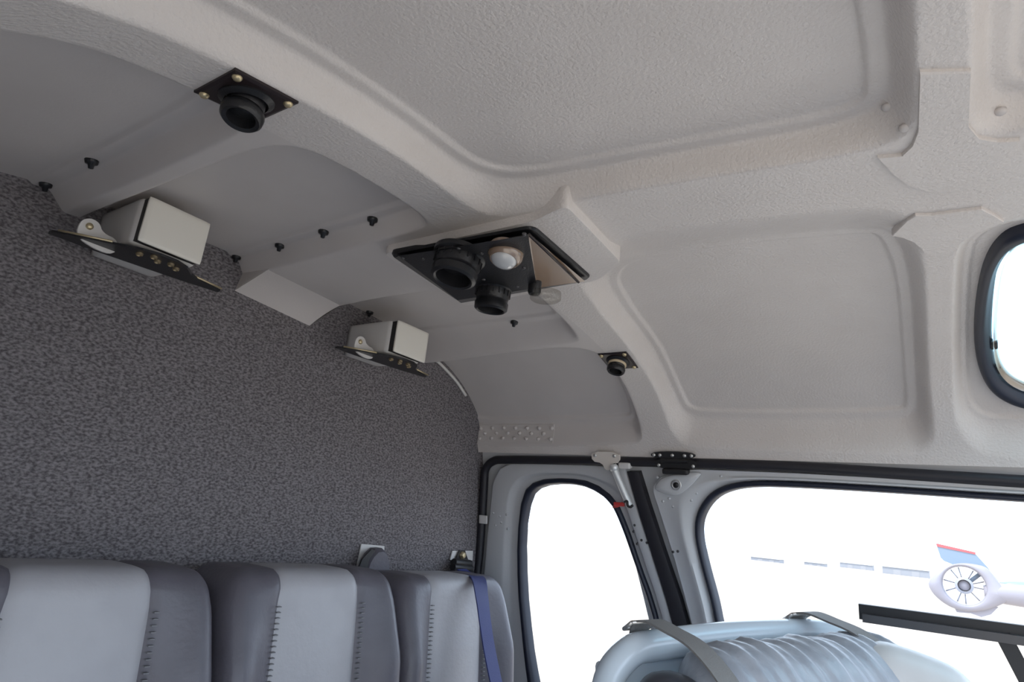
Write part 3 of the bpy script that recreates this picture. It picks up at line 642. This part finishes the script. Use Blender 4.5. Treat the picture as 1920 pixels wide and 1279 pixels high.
# ------------------------------------------------------------------ rear bench: seat backs
def rear_seat(cx, label):
    W, HT, DP = .394, .80, .15; Y0 = 1.015; Zt = H - .116
    root = empty('rear_seat', (cx, Y0 + .08, Zt - HT), label, 'seat', 'rear passenger seats')
    V, F = rbox(W, DP, HT, .034, (48, 8, 48)); V = V.copy()
    x, z = V[:, 0], V[:, 2]; front = np.clip((-V[:, 1] + .02) / .06, 0, 1)
    wing = np.clip((np.abs(x) - .085) / .09, 0, 1); wing = wing * wing * (3 - 2 * wing)
    topf = np.clip((HT / 2 - z) / .16, 0, 1)
    V[:, 1] += front * (-.045 * wing * topf)
    V[:, 1] -= front * .012 * np.cos(np.clip(x / .1, -1, 1) * math.pi / 2) * topf
    for xs in (-.093, .093):
        g = np.exp(-((x - xs) / .006) ** 2); V[:, 1] += front * g * .006; V[:, 2] -= g * .004 * (z > HT / 2 - .03)
    taper = 1 + .035 * np.clip((HT / 2 - z) / .35, 0, 1) - .06 * np.clip((z - HT / 2 + .06) / .06, 0, 1); V[:, 0] *= taper
    V[:, 1] -= (HT / 2 - z) * .10
    off = np.array([cx, Y0 + DP / 2, Zt - HT / 2])
    fc = np.array([np.mean([V[i][0] / taper[i] for i in f]) for f in F])
    for nm, mk, mt in (('bolster', fc < -.093, SEATD), ('centre_panel', np.abs(fc) <= .093, SEATL), ('bolster', fc > .093, SEATD)):
        ids = [F[i] for i in np.where(mk)[0]]; u, inv = np.unique(np.array(ids), return_inverse=True)
        obj(nm, (V[u] + off, inv.reshape(-1, 4)), mt, root)
    for xs in (-.093, .093):       # stitched seam beside the panel
        zs = np.arange(HT / 2 - .06, -.02, -.009); gs_ = []
        for zz in zs:
            yy_ = -DP / 2 - (HT / 2 - zz) * .10 - .003
            c = np.array([xs * (1 + .035 * min(1, (HT / 2 - zz) / .35)) - math.copysign(.006, xs) * -1, yy_ - .004, zz]) + off
            gs_.append(box(c - (.004, .003, .0008), c + (.004, .003, .0008)))
        o = obj('stitching', join(*gs_), THREAD, root, smooth=False, kind='stuff')
    obj('seat_cushion', xf(rbox(W, .48, .14, .045, (12, 12, 6)), None, (cx, Y0 - .25, Zt - HT + .14)), SEATD, root)
    return root
seat0 = rear_seat(.462, 'rear grey leather seat farthest from the closed doors, no belt over its back')
base = np.array(seat0.location)
for cx, lb in ((.878, 'middle grey leather rear seat with white belt anchor plate behind its shoulder'), (1.292, 'rear grey leather seat beside the closed door under a navy belt')):
    c = copy_tree(seat0, None, Vector((cx, base[1], base[2]))); c['label'] = lb
    if cx > 1: c.location.z -= .012

# belt guides on the bulkhead and the navy shoulder belt
def plate(px, Y, th=.003): P = [atY(x, y, Y) for x, y in px]; return prism(P, (0, th, 0))
bgd = empty('belt_anchor', atY(700, 1062, YB - .01), 'white belt anchor plate with dark cowl behind the middle rear seat', 'belt anchor', 'belt anchors on the bulkhead')
obj('backing_plate', plate([(678, 1020), (721, 1024), (718, 1070), (668, 1070)], YB - .006), WHITEG, bgd, smooth=False)
P = [atY(x, y, YB - .01) for x, y in ((668, 1075), (676, 1050), (684, 1037), (694, 1027), (705, 1026), (713, 1034), (718, 1052), (716, 1078))]
obj('cowl', loft([P, [np.array(p) + (0, -.02, 0) for p in P], [np.mean(P, 0) * .15 + np.array(p) * .85 + (0, -.03, -.004) for p in P]]), SEATD, bgd, ang=30)
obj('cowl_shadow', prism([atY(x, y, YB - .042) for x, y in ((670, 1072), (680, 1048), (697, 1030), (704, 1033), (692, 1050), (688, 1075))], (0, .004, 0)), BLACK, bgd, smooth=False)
bg2 = empty('shoulder_belt', atY(866, 1080, YB - .02), 'navy shoulder belt from black guide over the seat by the door', 'seat belt')
obj('backing_plate', plate([(849, 1033), (887, 1033), (886, 1051), (844, 1050)], YB - .006), WHITEG, bg2, smooth=False)
c = atY(867, 1041, YB - .016); obj('anchor_bolt', lathe([(.010, -.008), (.010, .004), (.007, .008), (.001, .009)], c, (0, -1, 0), 16), BRASS, bg2, ang=40)
obj('anchor_tongue', plate([(862, 1032), (872, 1032), (880, 1056), (852, 1056)], YB - .014), BLACKM, bg2, smooth=False)
for k, (y0_, w) in enumerate(((1054, 30), (1063, 34), (1073, 36))):
    p0, p1 = atY(866 - w / 2, y0_, YB - .035), atY(866 + w / 2, y0_ + 3, YB - .035); obj('guide_bar', tube([p0, p1], .010, 12), BLACK, bg2, ang=50)
pathp = [(866, 1068, YB - .05), (874, 1074, 1.13), (889, 1079, 1.06), (898, 1090, 1.0), (904, 1125, .955), (910, 1170, .925), (917, 1215, .905), (930, 1279, .875), (945, 1340, .85), (965, 1420, .82), (985, 1520, .79)]
pw = catmull([atY(*q) for q in pathp], 6)
obj('webbing', strap(pw, (1, 0, .0), .042, .003), STRAPN, bg2, ang=50)

# ------------------------------------------------------------------ forward left seat (top of its back in view)
pL = atX(1160, 1222, .93); pR = atX(1590, 1190, 1.36)
fs_dir = unit(pR - pL)
fx = fs_dir; fn = unit(np.cross((0, 0, 1), fx)); fn = -fn if fn[1] > 0 else fn       # fn: the way the seat faces
fz = np.cross(fx, fn); fz = fz if fz[2] > 0 else -fz
FS = np.stack([fx, fn, fz]); W = np.linalg.norm(pR - pL)
fsr = empty('front_seat', pL + fx * W / 2 - np.array([0, 0, .7]), 'pale blue grey front seat shell with wrinkled leather cushion and strap loops', 'seat')
def fl(x, y, z): return pL + np.array([x, y, z]) @ FS
rim = [fl(-.035, .10, -.62), fl(-.03, .06, -.32), fl(-.028, .02, -.12), fl(-.020, .0, -.045), fl(.02, -.004, -.004), fl(.08, -.006, .004), fl(W * .5, -.012, .008), fl(W - .06, -.008, .004), fl(W - .01, .01, -.012), fl(W + .03, .035, -.06), fl(W + .045, .05, -.16), fl(W + .05, .10, -.6)]
sh = obj('shell_rim', tube(catmull(rim, 8), .022, 18), SHELLB, fsr)
g = rbox(W + .05, .02, .62, .009, (20, 3, 20)); v = g[0]
obj('shell_back', (np.array([fl(W / 2 + a, -.02 + b + (c - .31) * -.12 + .0, c - .325) for a, b, c in v]), g[1]), SHELLB, fsr)
g = rbox(W - .05, .15, .60, .07, (150, 12, 26)); v = g[0].copy()
q_ = np.stack([v[:, 1], np.maximum(v[:, 2] - .23, 0)], 1); ln_ = np.linalg.norm(q_, axis=1) + 1e-6
wr_ = (.0016 * np.sin(v[:, 0] * 260 + v[:, 2] * 9) + .0016 * np.sin(v[:, 0] * 143 + 1 - v[:, 2] * 14) + .0022 * np.sin(v[:, 0] * 61 + 2)) * (v[:, 1] > -.03)
v[:, 1] += q_[:, 0] / ln_ * wr_; v[:, 2] += q_[:, 1] / ln_ * wr_; v[:, 1] += .02 * np.cos(v[:, 0] / (W / 2) * 1.4)
cu = obj('cushion', (np.array([fl(W / 2 + .03 + a, .068 + b + (.29 - c) * .26, c - .280) for a, b, c in v]), g[1]), LEATHF, fsr)
g = rbox(.10, .10, .5, .045, (12, 12, 14)); v = g[0]
obj('side_bolster', (np.array([fl(.028 + a, .075 + b + (.25 - c) * .3, c - .262) for a, b, c in v]), g[1]), LEATHDK, fsr)
def fstrap(px0, px1, px2, xs, nm):
    p = catmull([fl(xs, -.03, -.03), fl(xs, -.022, .026), fl(xs, 0.005, .040), fl(xs + .004, .045, .034), fl(xs + .010, .10, .018), fl(xs + .018, .155, -.03), fl(xs + .028, .20, -.12), fl(xs + .036, .24, -.24), fl(xs + .04, .30, -.4)], 6)
    st = obj('shoulder_strap', strap(p, fx, .034, .003), STRAPG, fsr, ang=50)
    lp = [fl(xs - .024, -.010, .036), fl(xs + .024, -.010, .036), fl(xs + .024, -.030, .024), fl(xs - .024, -.030, .024), fl(xs - .024, -.010, .036)]
    obj('strap_loop', tube(np.array(lp), .003, 8), STEEL, st)
fstrap(0, 0, 0, .055, 'a'); fstrap(0, 0, 0, W - .10, 'b')
# pale padded bolster on the seat's outer side
pb = atX(1650, 1275, 1.22); g = rbox(.12, .185, .13, .055, (16, 20, 14)); v = g[0].copy()
ax_ = np.stack([unit((.25, .95, 0)), unit((.95, -.25, -.12)), (0, 0, 1.)])
bo = obj('padded_bolster', xf((np.array([(b, a, c + (.03 * math.cos(b / .17 * 1.5))) for a, b, c in v]), g[1]), np.stack([unit((.2, -.95, -.22)), unit((.95, .2, 0)), unit((0, -.22, .97))]), pb + np.array([.02, -.030, -.046])), LEATHP, fsr)
obj('bolster_seam', tube(catmull([atX(1612, 1226, 1.185), atX(1600, 1238, 1.17), atX(1594, 1262, 1.165), atX(1598, 1300, 1.16)], 6), .003, 6), LEATHDK, bo)

# ------------------------------------------------------------------ outside: neighbouring helicopter
XH = 12.5
def hp_(px, py, x=XH): return atX(px, py, x)
fc_ = hp_(1808, 1098); nx_ = np.array([1., 0, 0])
hr = empty('parked_helicopter', (XH, fc_[1] - 4.5, 0), 'pale parked helicopter with shrouded tail rotor and red tipped fin', 'helicopter')
scl = np.linalg.norm(hp_(1808, 1098) - hp_(1850, 1100)); RF = scl * 1.0
out = [hp_(*q) for q in ((1739, 1094), (1748, 1112), (1765, 1128), (1785, 1140), (1812, 1148), (1845, 1146), (1868, 1138), (1890, 1128), (1898, 1118), (1886, 1108), (1868, 1086), (1852, 1064), (1830, 1058), (1805, 1055), (1780, 1059), (1760, 1070), (1746, 1083))]
o2 = np.array([(p[1] - fc_[1], p[2] - fc_[2]) for p in out]); O = resample(chaikin(o2, 2), np.zeros(2), 96)
Ic = np.array([(math.cos(a) * RF, math.sin(a) * RF) for a in np.linspace(0, 2 * math.pi, 96, endpoint=False)])
def sh_(Q, x): return np.array([(XH + x, fc_[1] + a, fc_[2] + b) for a, b in Q])
obj('tail_shroud', loft([sh_(O, -.05), sh_(O * .97, -.12), sh_(Ic * 1.08, -.16), sh_(Ic, -.13), sh_(Ic * .97, 0), sh_(Ic, .13), sh_(Ic * 1.08, .16), sh_(O * .97, .12), sh_(O, .05), sh_(O, -.05)], caps=False), HWHITE, hr)
fin = [hp_(*q) for q in ((1756, 1022), (1828, 1038), (1850, 1062), (1872, 1090), (1840, 1066), (1790, 1060), (1770, 1052), (1764, 1046))]
fo_ = obj('tail_fin', prism([p - nx_ * .05 for p in fin], nx_ * .10), HBLUE, hr, smooth=False)
obj('fin_tip', prism([hp_(*q) - nx_ * .06 for q in ((1755, 1019), (1829, 1036), (1829, 1040), (1757, 1025))], nx_ * .12), HRED, fo_, smooth=False)
hub = obj('rotor_hub', lathe([(.085, .12), (.12, .12), (.12, -.10), (.085, -.12), (.085, .0), (.01, .01)], fc_, (1, 0, 0), 20), HGREY, hr, ang=40)
obj('hub_cap', lathe([(.08, .02), (.07, -.06), (.01, -.08)], fc_, (1, 0, 0), 16), HWHITE, hub)
for k in range(10):
    a = 2 * math.pi * k / 10 + .2 + .12 * math.sin(k * 2.1); d = np.array([0, math.cos(a), math.sin(a)]); tdir = np.array([.75, -.66 * math.sin(a), .66 * math.cos(a)])
    obj('rotor_blade', loft([[fc_ + d * r - tdir * w + nx_ * 0, fc_ + d * r + nx_ * .006, fc_ + d * r + tdir * w, fc_ + d * r - nx_ * .006] for r, w in ((.11, .010), (.2, .013), (RF * .95, .013))]), HGREY, hub)
ph, pk = hp_(1808, 1098), hp_(1850, 1140)
obj('stator_arm', tube([fc_ + nx_ * .1, fc_ + nx_ * .1 + np.array([0, -.35 * RF / .4, .22])], .03, 8), HBLUE, hr)
obj('tail_bumper', prism([hp_(*q) - nx_ * .06 for q in ((1790, 1140), (1794, 1148), (1820, 1150), (1840, 1157), (1858, 1152), (1872, 1138))], nx_ * .12), HWHITE, hr, smooth=False)
b0 = hp_(1884, 1112); bz = b0[2]
obj('tail_boom', tube(catmull([(XH, b0[1] + .25, bz - .02), (XH, b0[1] - .2, bz), (XH, b0[1] - 1.2, bz + .02), (XH, b0[1] - 2.6, bz + .06), (XH, b0[1] - 4.0, bz + .14)], 5), np.interp(np.linspace(0, 1, 21), [0, .1, 1], [.09, .14, .32]), 20), HWHITE, hr)
obj('boom_stripe', tube(catmull([(XH - .02, b0[1] + .05, bz + .09), (XH - .02, b0[1] - 1.2, bz + .14), (XH - .02, b0[1] - 3.6, bz + .26)], 6), np.interp(np.linspace(0, 1, 13), [0, .1, 1], [.05, .085, .16]), 12), HBLUE, hr)
fy = b0[1] - 6.2
fpts = [(-2.6, .03, -.1), (-2.4, .35, -.1), (-1.8, .72, -.02), (-.9, .95, .08), (.3, 1.0, .12), (1.3, .85, .14), (2.0, .6, .16), (2.6, .36, .16)]
obj('fuselage', loft([[(XH + r * .85 * math.cos(a), fy + y, bz + .0 + c + r * .9 * math.sin(a)) for a in np.linspace(0, 2 * math.pi, 28, endpoint=False)] for y, r, c in fpts]), HWHITE, hr)
for sx in (-1, 1):
    obj('skid', tube(catmull([(XH + sx * 1.0, fy - 2.0, .25), (XH + sx * 1.0, fy - 1.7, .06), (XH + sx * 1.0, fy + 1.5, .06)], 6), .055, 10), HGREY, hr)
for yy_ in (-1.0, 1.0): obj('cross_tube', tube(catmull([(XH - 1.0, fy + yy_, .08), (XH - .7, fy + yy_, .45), (XH, fy + yy_, .60), (XH + .7, fy + yy_, .45), (XH + 1.0, fy + yy_, .08)], 6), .05, 10), HGREY, hr)
obj('mast', tube([(XH, fy + .2, bz + .8), (XH, fy + .2, bz + 1.75)], [.30, .10], 14), HWHITE, hr)

# far low sheds and vehicles along the apron edge
def farthing(px0, px1, ybot, ytop, name, label, cat):
    h0 = np.interp(px0, [1400, 1740], [1037, 1073]); pxm = (px0 + px1) / 2; hz = 1080 - (1820 - pxm) * .1069
    d = ray(pxm, max(ybot, hz + 4)); t = -H / d[2]; P = CAM + t * d; X = P[0]
    a, b = atX(px0, ybot, X), atX(px1, ybot, X); top = atX(pxm, ytop, X)[2]; y0_, y1_ = sorted((a[1], b[1])); top = max(top, .8)
    r = empty(name, (X, (y0_ + y1_) / 2, 0), label, cat, None)
    obj('wall', box((X, y0_, 0), (X + 4, y1_, top * .82)), SHED, r, smooth=False)
    obj('roof', prism([(X - .2, y0_ - .1, top * .82), (X + 2, y0_ - .1, top), (X + 4.2, y0_ - .1, top * .82)], (0, y1_ - y0_ + .2, 0)), SHEDR, r, smooth=False)
    w = (y1_ - y0_) / 5
    for k in (1, 3): obj('door', box((X - .05, y0_ + w * k, 0), (X, y0_ + w * (k + .8), top * .6)), SHEDR, r, smooth=False)
farthing(1655, 1742, 1080, 1064, 'low_shed', 'long pale shed far behind the parked helicopter tail', 'shed')
farthing(1575, 1636, 1067, 1056, 'low_shed', 'pale shed on the far apron edge, next after the longest one', 'shed')
farthing(1508, 1546, 1061, 1055, 'low_shed', 'tiny pale shed in the middle of the far row', 'shed')
farthing(1408, 1462, 1053, 1048, 'low_shed', 'narrow strip of pale shed at the far end of the row', 'shed')
